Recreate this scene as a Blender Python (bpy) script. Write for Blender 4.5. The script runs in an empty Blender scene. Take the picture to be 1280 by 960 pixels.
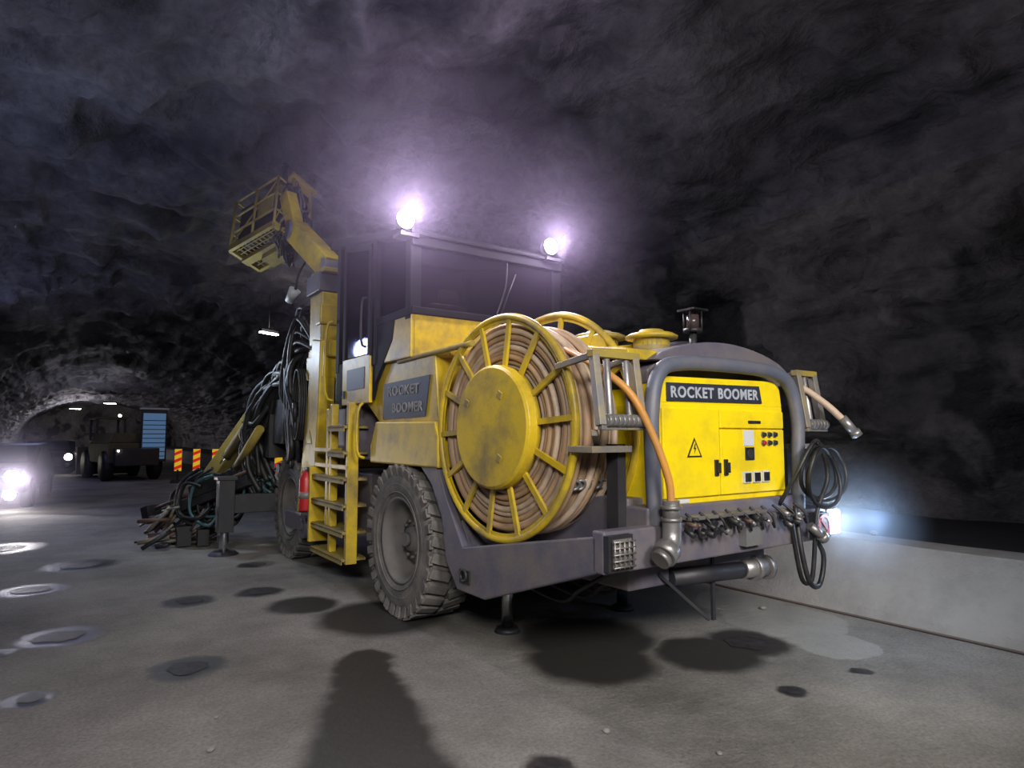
import bpy, math, random, bmesh
from mathutils import Vector, Matrix, noise
random.seed(7)
D=bpy.data; SC=bpy.context.scene; COL=SC.collection
SC.view_settings.view_transform='Standard'
V=Vector; rad=math.radians
# ------------------------------------------------------------ materials
def newmat(name):
    m=D.materials.new(name); m.use_nodes=True
    nt=m.node_tree; return m,nt,nt.nodes['Principled BSDF']
def paint(name,c,dirt=(.16,.14,.12),amt=.5,rough=.45,metal=0,scale=3,bump=.15,spec=.5):
    m,nt,b=newmat(name); N=nt.nodes; L=nt.links
    tc=N.new('ShaderNodeTexCoord')
    n=N.new('ShaderNodeTexNoise'); n.inputs['Scale'].default_value=scale; n.inputs['Detail'].default_value=8; n.inputs['Roughness'].default_value=.65
    L.new(tc.outputs['Object'],n.inputs['Vector'])
    r=N.new('ShaderNodeValToRGB'); r.color_ramp.elements[0].position=.42; r.color_ramp.elements[1].position=.72
    r.color_ramp.elements[0].color=(0,0,0,1); r.color_ramp.elements[1].color=(amt,amt,amt,1)
    L.new(n.outputs['Fac'],r.inputs['Fac'])
    x=N.new('ShaderNodeMix'); x.data_type='RGBA'; x.inputs[6].default_value=(*c,1); x.inputs[7].default_value=(*dirt,1)
    L.new(r.outputs['Color'],x.inputs[0]); L.new(x.outputs[2],b.inputs['Base Color'])
    b.inputs['Roughness'].default_value=rough; b.inputs['Metallic'].default_value=metal; b.inputs['Specular IOR Level'].default_value=spec
    n2=N.new('ShaderNodeTexNoise'); n2.inputs['Scale'].default_value=scale*14; n2.inputs['Detail'].default_value=4
    L.new(tc.outputs['Object'],n2.inputs['Vector'])
    bp=N.new('ShaderNodeBump'); bp.inputs['Strength'].default_value=bump; bp.inputs['Distance'].default_value=.01
    L.new(n2.outputs['Fac'],bp.inputs['Height']); L.new(bp.outputs['Normal'],b.inputs['Normal'])
    return m
YEL=paint('yellow_paint',(.57,.395,.014),(.17,.13,.06),.95,.42)
YELB=paint('clean_yellow_paint',(.86,.64,.006),(.42,.3,.03),.6,.38)
YELD=paint('dusty_yellow_paint',(.34,.255,.045),(.12,.1,.08),.9,.6)
PUR=paint('violet_grey_paint',(.1,.092,.13),(.2,.17,.14),.75,.5)
DGR=paint('dark_grey_paint',(.018,.018,.024),(.055,.05,.048),.5,.5)
CFR=paint('cab_frame_paint',(.01,.009,.013),(.02,.019,.02),.5,.7,spec=.15)
BLK=paint('black_rubber',(.008,.008,.01),(.05,.047,.044),.6,.5,scale=6)
TYR=paint('dusty_tyre_rubber',(.1,.095,.09),(.24,.21,.19),.85,.85,scale=5,bump=.5)
RIM=paint('dusty_rim_steel',(.12,.11,.11),(.22,.2,.18),.7,.7)
STL=paint('worn_steel',(.3,.29,.29),(.12,.1,.09),.7,.4,.6)
GDE=paint('scuffed_grey_bracket',(.17,.16,.16),(.34,.26,.1),.8,.5,.2,scale=5)
CHR=paint('chrome_steel',(.5,.52,.55),(.3,.3,.3),.2,.25,1)
RST=paint('rusty_steel',(.15,.09,.065),(.06,.055,.06),.7,.6,.4)
CAB=paint('tan_cable_rubber',(.54,.4,.29),(.26,.21,.18),.9,.6,scale=4)
CABE=paint('brown_cable_rubber',(.4,.25,.14),(.22,.17,.13),.8,.6,scale=5)
ORG=paint('orange_hose_rubber',(.55,.24,.04),(.25,.18,.12),.5,.5,scale=6)
RED=paint('red_paint',(.4,.012,.015),(.2,.06,.05),.4,.4)
WHT=paint('white_paint',(.6,.61,.63),(.35,.35,.35),.4,.45)
TXT=paint('lettering_white',(.4,.43,.49),(.28,.28,.31),.6,.5,scale=6)
TXD=paint('lettering_worn_grey',(.27,.26,.25),(.1,.09,.08),.9,.6,scale=8)
LBL=paint('slate_label',(.022,.026,.042),(.06,.06,.065),.5,.5)
CAR=paint('car_paint',(.006,.007,.012),(.015,.015,.015),.3,.5,spec=.2)
CONC=paint('concrete',(.25,.238,.22),(.16,.15,.14),.8,.9,scale=2.2,bump=1)
ASPH=paint('asphalt',(.015,.016,.019),(.035,.035,.035),.5,.8,scale=2,bump=.4)
TUB=paint('grey_blue_tube',(.1,.11,.15),(.2,.17,.15),.7,.5)
BRN=paint('muddy_brown_pipe',(.1,.07,.055),(.06,.05,.045),.7,.7)
def emit(name,c,s):
    m,nt,b=newmat(name); b.inputs['Base Color'].default_value=(*c,1)
    b.inputs['Emission Color'].default_value=(*c,1); b.inputs['Emission Strength'].default_value=s; return m
LAMP=emit('lamp_white',(1,.97,1),130)
LAMPB=emit('lamp_cool',(.75,.88,1),60)
LAMPW=emit('lamp_warm',(1,.93,.8),40)
HEAD=emit('headlight',(1,.95,1),110)
def glowmat(name,dn,c,R,pwr=1.3):
    m=D.materials.new(name); m.use_nodes=True; nt=m.node_tree; nt.nodes.clear(); N=nt.nodes; L=nt.links
    out=N.new('ShaderNodeOutputMaterial'); vs=N.new('ShaderNodeVolumeScatter'); vs.inputs['Color'].default_value=(*c,1)
    tc=N.new('ShaderNodeTexCoord'); ln=N.new('ShaderNodeVectorMath'); ln.operation='LENGTH'; L.new(tc.outputs['Object'],ln.inputs[0])
    mr=N.new('ShaderNodeMapRange'); L.new(ln.outputs['Value'],mr.inputs[0]); mr.inputs[1].default_value=0; mr.inputs[2].default_value=R; mr.inputs[3].default_value=1; mr.inputs[4].default_value=0
    pw=N.new('ShaderNodeMath'); pw.operation='POWER'; pw.inputs[1].default_value=pwr; L.new(mr.outputs[0],pw.inputs[0])
    ml=N.new('ShaderNodeMath'); ml.operation='MULTIPLY'; ml.inputs[1].default_value=dn; L.new(pw.outputs[0],ml.inputs[0]); L.new(ml.outputs[0],vs.inputs['Density'])
    L.new(vs.outputs[0],out.inputs['Volume']); return m
def glass():
    m,nt,b=newmat('cab_glass'); N=nt.nodes; L=nt.links
    t=N.new('ShaderNodeBsdfTransparent'); t.inputs[0].default_value=(.5,.49,.55,1)
    g=N.new('ShaderNodeBsdfGlossy'); g.inputs['Roughness'].default_value=.04; g.inputs[0].default_value=(.8,.8,.85,1)
    d=N.new('ShaderNodeBsdfDiffuse'); d.inputs[0].default_value=(.08,.065,.09,1)
    m1=N.new('ShaderNodeMixShader'); m1.inputs[0].default_value=.15
    L.new(t.outputs[0],m1.inputs[1]); L.new(d.outputs[0],m1.inputs[2])
    m2=N.new('ShaderNodeMixShader'); lw=N.new('ShaderNodeLayerWeight'); lw.inputs[0].default_value=.25
    L.new(lw.outputs['Fresnel'],m2.inputs[0]); L.new(m1.outputs[0],m2.inputs[1]); L.new(g.outputs[0],m2.inputs[2])
    L.new(m2.outputs[0],N['Material Output'].inputs[0]); return m
GLS=glass()
def rock(name,blot,wd,dk,lo,hi):
    m,nt,b=newmat(name); N=nt.nodes; L=nt.links
    tc=N.new('ShaderNodeTexCoord')
    mp=N.new('ShaderNodeMapping'); mp.inputs['Scale'].default_value=(1,.7,.85); mp.inputs['Rotation'].default_value=(.2,.15,.2)
    L.new(tc.outputs['Object'],mp.inputs[0])
    def nz(s,d,r=.6,di=0):
        n=N.new('ShaderNodeTexNoise'); n.inputs['Scale'].default_value=s; n.inputs['Detail'].default_value=d; n.inputs['Roughness'].default_value=r; n.inputs['Distortion'].default_value=di
        L.new(mp.outputs[0],n.inputs['Vector']); return n
    a=nz(.6,8,.58,.3); r=N.new('ShaderNodeValToRGB'); L.new(a.outputs['Fac'],r.inputs[0])
    e=r.color_ramp.elements; e[0].position=.36; e[0].color=(*lo,1); e[1].position=.64; e[1].color=(*hi,1)
    c=nz(6,10,.68); r2=N.new('ShaderNodeValToRGB'); L.new(c.outputs['Fac'],r2.inputs[0]); r2.color_ramp.elements[0].position=.3; r2.color_ramp.elements[0].color=(.5,.5,.52,1); r2.color_ramp.elements[1].position=.65
    x=N.new('ShaderNodeMix'); x.data_type='RGBA'; x.blend_type='MULTIPLY'; x.inputs[0].default_value=1
    L.new(r.outputs[0],x.inputs[6]); L.new(r2.outputs[0],x.inputs[7])
    k=nz(.75,5,.5,.3); r3=N.new('ShaderNodeValToRGB'); L.new(k.outputs['Fac'],r3.inputs[0]); r3.color_ramp.elements[0].position=blot; r3.color_ramp.elements[0].color=(dk,dk,dk*1.1,1); r3.color_ramp.elements[1].position=blot+wd
    y=N.new('ShaderNodeMix'); y.data_type='RGBA'; y.blend_type='MULTIPLY'; y.inputs[0].default_value=1
    L.new(x.outputs[2],y.inputs[6]); L.new(r3.outputs[0],y.inputs[7]); L.new(y.outputs[2],b.inputs['Base Color'])
    b.inputs['Roughness'].default_value=.6; b.inputs['Specular IOR Level'].default_value=.4
    h=nz(1.5,11,.61,0)
    bp=N.new('ShaderNodeBump'); bp.inputs['Strength'].default_value=.8; bp.inputs['Distance'].default_value=.27
    L.new(h.outputs['Fac'],bp.inputs['Height']); L.new(bp.outputs['Normal'],b.inputs['Normal']); return m
ROCKR=rock('rock_wall_shotcrete',.4,.06,.2,(.07,.066,.06),(.2,.185,.165))
ROCK=rock('rock_ceiling_shotcrete',.36,.12,.35,(.05,.049,.052),(.17,.163,.168))
PDL=[(-3.64,1.13,.33),(-2.91,-.23,.25),(-3.78,-.25,.15),(-1.68,-2.71,.15),(.74,-2.1,.34),(-2.62,1.76,.24),(-1.97,1.76,.24),(-3.46,4.45,.42),(-4.02,.9,.13),(.84,-2.9,.08),(-4.4,6.5,.6),(-3.9,3.2,.34),(-1.66,3.26,.22),(.15,-2.85,.1)]
def lerp3(a,b,n): return [tuple(a[k]+(b[k]-a[k])*i/n for k in range(3)) for i in range(n+1)]
STAINS_AND_SHADOW=PDL+[(-1.3,.2,.6),(-1.75,1.0,.35),(.3,-2.1,.42),(-.5,-1.7,.5),(-.2,-1.3,.6)]+lerp3((-1.84,-.75,.2),(-2.65,-3.0,.5),11)  # last run of circles paints a lamp-cast shadow into the ground colour
def ground():
    m,nt,b=newmat('dusty_concrete_ground'); N=nt.nodes; L=nt.links
    tc=N.new('ShaderNodeTexCoord')
    def nz(s,d,r=.6):
        n=N.new('ShaderNodeTexNoise'); n.inputs['Scale'].default_value=s; n.inputs['Detail'].default_value=d; n.inputs['Roughness'].default_value=r
        L.new(tc.outputs['Object'],n.inputs['Vector']); return n
    a=nz(.6,10,.68); r=N.new('ShaderNodeValToRGB'); L.new(a.outputs[0],r.inputs[0])
    e=r.color_ramp.elements; e[0].position=.36; e[0].color=(.16,.15,.138,1); e[1].position=.64; e[1].color=(.33,.31,.285,1)
    f=nz(45,6,.7); r2=N.new('ShaderNodeValToRGB'); L.new(f.outputs[0],r2.inputs[0]); r2.color_ramp.elements[0].position=.3; r2.color_ramp.elements[0].color=(.6,.6,.6,1); r2.color_ramp.elements[1].position=.6
    x=N.new('ShaderNodeMix'); x.data_type='RGBA'; x.blend_type='MULTIPLY'; x.inputs[0].default_value=1
    L.new(r.outputs[0],x.inputs[6]); L.new(r2.outputs[0],x.inputs[7])
    d=nz(3,6); sub=N.new('ShaderNodeVectorMath'); sub.operation='SCALE'; sub.inputs['Scale'].default_value=.2
    L.new(d.outputs['Color'],sub.inputs[0])
    ad=N.new('ShaderNodeVectorMath'); ad.operation='ADD'; L.new(tc.outputs['Object'],ad.inputs[0]); L.new(sub.outputs[0],ad.inputs[1])
    fl=N.new('ShaderNodeVectorMath'); fl.operation='MULTIPLY'; fl.inputs[1].default_value=(1,1,0); L.new(ad.outputs[0],fl.inputs[0])
    def mask(lst,f0,f1):
        prev=None
        for (sx,sy,sr) in lst:
            ds=N.new('ShaderNodeVectorMath'); ds.operation='DISTANCE'; L.new(fl.outputs[0],ds.inputs[0]); ds.inputs[1].default_value=(sx+.1,sy+.1,0)
            mr=N.new('ShaderNodeMapRange'); mr.interpolation_type='SMOOTHSTEP'; L.new(ds.outputs['Value'],mr.inputs[0])
            mr.inputs[1].default_value=sr*f0; mr.inputs[2].default_value=sr*f1; mr.inputs[3].default_value=0; mr.inputs[4].default_value=1
            if prev:
                mx=N.new('ShaderNodeMath'); mx.operation='MAXIMUM'; L.new(prev,mx.inputs[0]); L.new(mr.outputs[0],mx.inputs[1]); prev=mx.outputs[0]
            else: prev=mr.outputs[0]
        return prev
    pale=mask([(1.55,-1.9,.5),(1.25,-2.5,.32),(1.75,-1.3,.4)],1.08,1.0)
    px=N.new('ShaderNodeMix'); px.data_type='RGBA'; px.inputs[7].default_value=(.36,.35,.32,1)
    pm=N.new('ShaderNodeMath'); pm.operation='MULTIPLY'; pm.inputs[1].default_value=.45; L.new(pale,pm.inputs[0])
    L.new(pm.outputs[0],px.inputs[0]); L.new(x.outputs[2],px.inputs[6])
    prev=mask(STAINS_AND_SHADOW,1.15,.75)
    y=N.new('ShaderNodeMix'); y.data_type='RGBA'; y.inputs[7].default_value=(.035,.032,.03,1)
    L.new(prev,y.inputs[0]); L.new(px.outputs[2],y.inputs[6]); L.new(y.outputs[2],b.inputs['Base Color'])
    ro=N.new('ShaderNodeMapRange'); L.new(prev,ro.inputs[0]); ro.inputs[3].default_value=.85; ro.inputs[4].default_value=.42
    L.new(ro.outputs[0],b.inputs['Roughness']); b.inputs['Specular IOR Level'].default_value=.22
    h=nz(9,9,.75); bp=N.new('ShaderNodeBump'); bp.inputs['Distance'].default_value=.03
    bs=N.new('ShaderNodeMapRange'); L.new(prev,bs.inputs[0]); bs.inputs[3].default_value=.75; bs.inputs[4].default_value=.3; L.new(bs.outputs[0],bp.inputs['Strength'])
    L.new(h.outputs[0],bp.inputs['Height']); L.new(bp.outputs['Normal'],b.inputs['Normal']); return m
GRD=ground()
# ------------------------------------------------------------ mesh builder
def basis(a):
    return V((0,0,1)).rotation_difference(V(a).normalized()).to_matrix()
def cr(pts,sub,closed=False):
    P=[V(p) for p in pts]; n=len(P); out=[]
    rng=n if closed else n-1
    for i in range(rng):
        if closed: a,b,c,d=P[(i-1)%n],P[i],P[(i+1)%n],P[(i+2)%n]
        else: a,b,c,d=P[max(i-1,0)],P[i],P[i+1],P[min(i+2,n-1)]
        for k in range(sub):
            t=k/sub
            out.append(.5*((2*b)+(c-a)*t+(2*a-5*b+4*c-d)*t*t+(3*b-a-3*c+d)*t**3))
    if not closed: out.append(P[-1])
    return out
class MB:
    def __init__(s): s.v=[];s.f=[];s.m=[];s.s=[]
    def add(s,vs,fs,mi=0,sm=False):
        o=len(s.v); s.v+=[tuple(v) for v in vs]; s.f+=[tuple(i+o for i in f) for f in fs]; s.m+=[mi]*len(fs); s.s+=[sm]*len(fs); return s
    def box(s,c,d,rot=None,mi=0):
        c=V(c); R=rot.to_matrix() if rot is not None and hasattr(rot,'to_matrix') else (rot if rot is not None else Matrix.Identity(3))
        vs=[c+R@V((x*d[0]/2,y*d[1]/2,z*d[2]/2)) for x in(-1,1) for y in(-1,1) for z in(-1,1)]
        return s.add(vs,[(0,1,3,2),(4,6,7,5),(0,4,5,1),(2,3,7,6),(0,2,6,4),(1,5,7,3)],mi)
    def bb(s,lo,hi,mi=0):
        lo=V(lo);hi=V(hi); return s.box((lo+hi)/2,hi-lo,None,mi)
    def beam(s,a,b,w,h,mi=0):
        a=V(a);b=V(b);d=(b-a); L=d.length; q=d.to_track_quat('Y','Z').to_matrix()
        return s.box((a+b)/2,(w,L,h),q,mi)
    def cyl(s,a,b,r,r2=None,n=16,mi=0):
        a=V(a);b=V(b);B=basis(b-a); r2=r if r2 is None else r2
        vs=[];
        for i in range(n):
            t=2*math.pi*i/n; o=B@V((math.cos(t),math.sin(t),0)); vs+= [a+o*r,b+o*r2]
        s.add(vs,[(2*i,2*((i+1)%n),2*((i+1)%n)+1,2*i+1) for i in range(n)],mi,True)
        return s.add(vs,[tuple(2*i for i in range(n)),tuple(2*i+1 for i in range(n))],mi)
    def tube(s,pts,r,n=8,mi=0,sub=6,closed=False):
        P=cr(pts,sub,closed) if sub>1 else [V(p) for p in pts]; m=len(P); vs=[]
        up=None
        for i,p in enumerate(P):
            if closed: t=(P[(i+1)%m]-P[i-1])
            else: t=P[min(i+1,m-1)]-P[max(i-1,0)]
            t.normalize()
            if up is None: up=t.orthogonal().normalized()
            up=(up-t*up.dot(t)); up=up.normalized() if up.length>1e-5 else t.orthogonal().normalized()
            sd=t.cross(up)
            for k in range(n):
                a=2*math.pi*k/n; vs.append(p+up*math.cos(a)*r+sd*math.sin(a)*r)
        fs=[]
        for i in range(m if closed else m-1):
            j=(i+1)%m
            for k in range(n): fs.append((i*n+k,i*n+(k+1)%n,j*n+(k+1)%n,j*n+k))
        if not closed:
            s.add(vs,fs,mi,True); return s.add(vs,[tuple(range(n)),tuple((m-1)*n+k for k in range(n))],mi)
        return s.add(vs,fs,mi,True)
    def rev(s,prof,c,ax,n=32,mi=0,sm=True,closed=False):
        B=basis(ax); c=V(c); k=len(prof); vs=[]
        for i in range(n):
            t=2*math.pi*i/n
            for r,h in prof: vs.append(c+B@V((r*math.cos(t),r*math.sin(t),h)))
        fs=[]
        for i in range(n):
            j=(i+1)%n
            for q in range(k if closed else k-1):
                w=(q+1)%k; fs.append((i*k+q,j*k+q,j*k+w,i*k+w))
        return s.add(vs,fs,mi,sm)
    def torus(s,c,ax,R,r,n=48,k=8,mi=0):
        return s.rev([(R+r*math.cos(2*math.pi*i/k),r*math.sin(2*math.pi*i/k)) for i in range(k)],c,ax,n,mi,True,True)
    def prism(s,pts,axis,lo,hi,mi=0):
        n=len(pts)
        def P(p,h): return {'x':(h,p[0],p[1]),'y':(p[0],h,p[1]),'z':(p[0],p[1],h)}[axis]
        vs=[P(p,lo) for p in pts]+[P(p,hi) for p in pts]
        return s.add(vs,[tuple(range(n)),tuple(range(2*n-1,n-1,-1))]+[(i,(i+1)%n,n+(i+1)%n,n+i) for i in range(n)],mi)
def mk(name,mb,mats,parent=None,loc=(0,0,0),rot=(0,0,0),bevel=0,label=None,cat=None,kind=None,group=None):
    me=D.meshes.new(name); me.from_pydata(mb.v,[],mb.f)
    for i,p in enumerate(me.polygons): p.material_index=mb.m[i]; p.use_smooth=mb.s[i]
    bm=bmesh.new(); bm.from_mesh(me); bmesh.ops.remove_doubles(bm,verts=bm.verts,dist=.00002); bmesh.ops.recalc_face_normals(bm,faces=bm.faces); bm.to_mesh(me); bm.free()
    o=D.objects.new(name,me); COL.objects.link(o)
    for m in (mats if isinstance(mats,(list,tuple)) else [mats]): me.materials.append(m)
    if parent: o.parent=parent
    o.location=loc; o.rotation_euler=rot
    if bevel:
        b=o.modifiers.new('bevel','BEVEL'); b.width=bevel; b.segments=2; b.limit_method='ANGLE'; b.angle_limit=rad(40)
    tag(o,label,cat,kind,group); return o
def tag(o,label=None,cat=None,kind=None,group=None):
    if label:o['label']=label
    if cat:o['category']=cat
    if kind:o['kind']=kind
    if group:o['group']=group
def empty(name,parent=None,loc=(0,0,0),rot=(0,0,0),**k):
    o=D.objects.new(name,None); COL.objects.link(o); o.parent=parent; o.location=loc; o.rotation_euler=rot; o.empty_display_size=.2; tag(o,**k); return o
def text(name,body,w,h,loc,rot,mat,parent,ext=.002,off=.022):
    c=D.curves.new(name,'FONT'); c.body=body; c.size=1; c.extrude=ext; c.offset=off; c.align_x='CENTER'; c.align_y='CENTER'; c.space_character=1.15
    o=D.objects.new(name,c); COL.objects.link(o); bpy.context.view_layer.update()
    me=D.meshes.new_from_object(o); D.objects.remove(o)
    xs=[v.co.x for v in me.vertices]; ys=[v.co.y for v in me.vertices]
    cx=(max(xs)+min(xs))/2; cy=(max(ys)+min(ys))/2; sx=w/(max(xs)-min(xs)); sy=h/(max(ys)-min(ys))
    for v in me.vertices: v.co=V(((v.co.x-cx)*sx,(v.co.y-cy)*sy,v.co.z))
    me.materials.clear(); me.materials.append(mat)
    o=D.objects.new(name,me); COL.objects.link(o); o.parent=parent; o.location=loc; o.rotation_euler=rot; return o
def copytree(src,loc,rot=None):
    n=src.copy(); COL.objects.link(n); n.location=loc
    if rot is not None: n.rotation_euler=rot
    for ch in src.children:
        c=ch.copy(); COL.objects.link(c); c.parent=n
    return n
def halo(parent,c,r,dn,colr,pwr=1.3):
    mb=MB(); n=24; mb.rev([(r*math.sin(math.pi*i/n),-r*math.cos(math.pi*i/n)) for i in range(n+1)],(0,0,0),(0,0,1),32)
    o=mk('lamp_glow',mb,glowmat('glow_volume',dn,colr,r,pwr),parent,c,label='faint added glow sphere around the lamp'); o['kind']='stuff'; return o  # added scattering sphere that makes a glow around the lamp
TH=rad(34.8); ORI=(.014,6.424,0)
FR=Matrix.Translation(ORI)@Matrix.Rotation(TH,4,'Z')
def W(p): return FR@V(p)
# ------------------------------------------------------------ tunnel
def prof(t):
    a=rad(t); c=math.cos(a); s_=math.sin(a)
    return -1.7+8.0*(abs(c)**.85)*(1 if c>=0 else -1), 1.0+6.6*(abs(s_)**.9)
def disp(p):
    q=V(p)
    n=noise.fractal(q*.32,1,2,5)*.55
    n+=abs(noise.noise(q*.7+V((5,3,1))))*.5
    q2=V((q.x*1.1,q.y*.55,q.z*1.4))
    n+=abs(noise.noise(q2*1.7))*.28+abs(noise.noise(q2*4.3))*.06
    if q.x>3: 
        c=noise.cell(V((q.x*1.5+noise.noise(q*1.3),q.y*1.1+noise.noise(q*1.1+V((3,0,0)))*.8,q.z*1.3))); n+=c*.2*min(1,(q.x-3)/2)
    return n
ys=[-14+.16*i for i in range(int(36/.16))]; y0=ys[-1]
while y0<78: y0+=.6; ys.append(y0)
def tt(y):
    t=min(max((y-9)/42,0),1); return t*t*(3-2*t)
def taper(x,y,z):
    t=tt(y)
    return -1.7+(x+1.7)*(1-.15*t)+1.0*t, (z if z<.9 else .9+(z-.9)*(1-.38*t))
def shell(name,ring,mt):
    mb=MB(); n=len(ring); vs=[]
    for y in ys:
        for (x,z) in ring:
            d=V((-1.7-x,0,2.2-z)); d.normalize(); k=disp((x,y,z))*(1-.45*tt(y))
            if z<.9: k*=.6
            a,c=taper(x,y,z)
            vs.append(V((a,y,c))+d*k)
    fs=[(i*n+j,i*n+j+1,(i+1)*n+j+1,(i+1)*n+j) for i in range(len(ys)-1) for j in range(n-1)]
    mb.add(vs,fs,0,True)
    return mk(name,mb,mt,loc=ORI,rot=(0,0,TH),kind='structure')
def arc(a,b,st=.8):
    n=int((b-a)/st); return [prof(a+(b-a)*i/n) for i in range(n+1)]
shell('wall_right',[(prof(0)[0],z) for z in (-.2,0,.2,.4,.6,.8)]+arc(0,34),ROCKR)
shell('ceiling',arc(34,146),ROCK)
shell('wall_left',arc(146,180)+[(prof(180)[0],z) for z in (.8,.5,.2,-.2)],ROCK)
for nm,yy in (('wall_end',76.5),('wall_back',-13.8)):
    mb=MB(); vs=[];n=24
    for i in range(n+1):
        for j in range(n+1):
            x=-11+20*i/n; z=-.3+9*j/n; vs.append((x,yy+.4*disp((min(x,2.9),yy,z)),z))
    mb.add(vs,[(i*(n+1)+j,(i+1)*(n+1)+j,(i+1)*(n+1)+j+1,i*(n+1)+j+1) for i in range(n) for j in range(n)],0,True)
    mk(nm,mb,ROCKR,loc=ORI,rot=(0,0,TH),kind='structure')
mb=MB(); gx=[-11+.5*i for i in range(27)]+[2.25]; gy=[-14+1*i for i in range(92)]
mb.add([(x,y,0) for y in gy for x in gx],[(i*28+j,i*28+j+1,(i+1)*28+j+1,(i+1)*28+j) for i in range(91) for j in range(27)])
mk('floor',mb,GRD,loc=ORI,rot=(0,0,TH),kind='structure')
mb=MB().bb((2.9,-14,-.1),(8,77,.5)); mk('floor_road',mb,ASPH,loc=ORI,rot=(0,0,TH),kind='structure')
mb=MB(); kp=[(2.2,-.02),(2.25,.08),(2.33,.19),(2.43,.32),(2.54,.44),(2.64,.55),(2.68,.585),(2.69,.6),(2.72,.6),(2.9,.6),(3.08,.6),(3.1,.59),(3.1,.4),(3.1,-.02)]; ky=[-13+.12*i for i in range(700)]; vs=[]
for y in ky:
    for (x,z) in kp:
        k=(noise.noise(V((x*1.5,y*.9,z*1.5)))*.02+noise.noise(V((x*6,y*5,z*6)))*.006) if .05<z else 0; vs.append((x+k*.6,y,z+k*.6))
n=len(kp); mb.add(vs,[(i*n+j,i*n+j+1,(i+1)*n+j+1,(i+1)*n+j) for i in range(len(ky)-1) for j in range(n-1)],0,False)
mk('concrete_kerb',mb,CONC,loc=ORI,rot=(0,0,TH),label='long sloped rough grey concrete kerb beside the asphalt road',cat='kerb')
pts=[(2.14+.02*math.sin(y*1.3),y,.014) for y in range(-6,30,1)]
mk('supply_pipe',MB().tube(pts,.011,8,sub=2),BRN,loc=ORI,rot=(0,0,TH),label='thin muddy brown supply pipe lying along the kerb foot',cat='pipe')
for i,(x,y,r) in enumerate([(2.95,-1.4,.08),(2.9,-.9,.05),(2.98,-2.0,.04),(1.7,-1.6,.03),(3.0,-.2,.05),(-.9,-3.1,.015),(-1.2,-2.6,.02),(-3.0,-1.6,.02),(-2.9,-1.2,.015)]):
    bm=bmesh.new(); bmesh.ops.create_icosphere(bm,subdivisions=2,radius=r)
    for v in bm.verts: v.co*=1+.35*noise.noise(v.co*14+V((i,0,0))); v.co.z*=.6
    me=D.meshes.new('stone'); bm.to_mesh(me); bm.free(); me.materials.append(CONC)
    o=D.objects.new('stone',me); COL.objects.link(o); o.location=W((x,y,(.615 if x>2.5 else 0)+r*.5)); tag(o,'loose angular grey stone' + (' on the kerb' if x>2.5 else ' on the dusty ground'),'stone')
PUD=paint('wet_puddle',(.025,.022,.024),(.1,.085,.085),.6,.5,bump=1,scale=14,spec=.2)
for (sx,sy,sr) in PDL:
    mb=MB(); n=36; vs=[(0,0,0)]
    for i in range(n):
        a=2*math.pi*i/n; r=sr*.5*(1+.35*noise.noise(V((math.cos(a)*1.3+sx,math.sin(a)*1.3+sy,2)))+.12*noise.noise(V((math.cos(a)*5+sx,math.sin(a)*5+sy,5)))); vs.append((r*math.cos(a),r*math.sin(a),0))
    mb.add(vs,[(0,1+i,1+(i+1)%n) for i in range(n)])
    mk('puddle',mb,PUD,loc=W((sx,sy,.004)),label='small shallow dark puddle on the dusty ground',cat='puddle',group='puddles on the ground')
# ------------------------------------------------------------ rig
RIG=empty('drilling_rig',None,ORI,(0,0,TH),label='yellow and violet-grey underground drilling rig with reels, cab and booms',cat='drilling rig')
mb=MB()
mb.bb((-.72,-2.3,.62),(.72,3.9,1.2))
SP=[(-.25,1.36),(-.58,1.36),(-.72,1.12),(-1.0,.76),(-2.5,1.03),(-2.5,.82),(-1.3,.43),(-.92,.43),(-.74,.62),(-.66,.95),(-.48,1.2)]
mb.prism(SP,'x',-1.17,-1.1); mb.prism(SP,'x',1.1,1.17)
mb.prism([(-.85,.95),(-1.0,.74),(-2.48,1.0),(-2.48,.83),(-1.3,.46),(-.85,.46)],'x',-1.1,1.1)
mb.bb((-1.17,-2.56,.82),(1.17,-2.46,1.06)); mb.bb((-.75,-2.5,1.0),(.95,-2.3,1.16))
mb.bb((-.4,-.25,.5),(.4,.4,.9)); mb.cyl((-.8,.08,.67),(.8,.08,.67),.14); mb.cyl((-.8,3.5,.67),(.8,3.5,.67),.14)
mb.bb((-1.0,.85,.55),(-.7,2.6,1.2)); mb.bb((.7,.85,.55),(1.1,2.6,1.3))
mk('chassis',mb,PUR,RIG,bevel=.012)
mk('lashing_eye',MB().bb((-1.185,-1.12,.5),(-1.165,-.98,.6)).torus((-1.19,-1.05,.56),(1,0,0),.04,.012,16,6),BLK,RIG)
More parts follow.
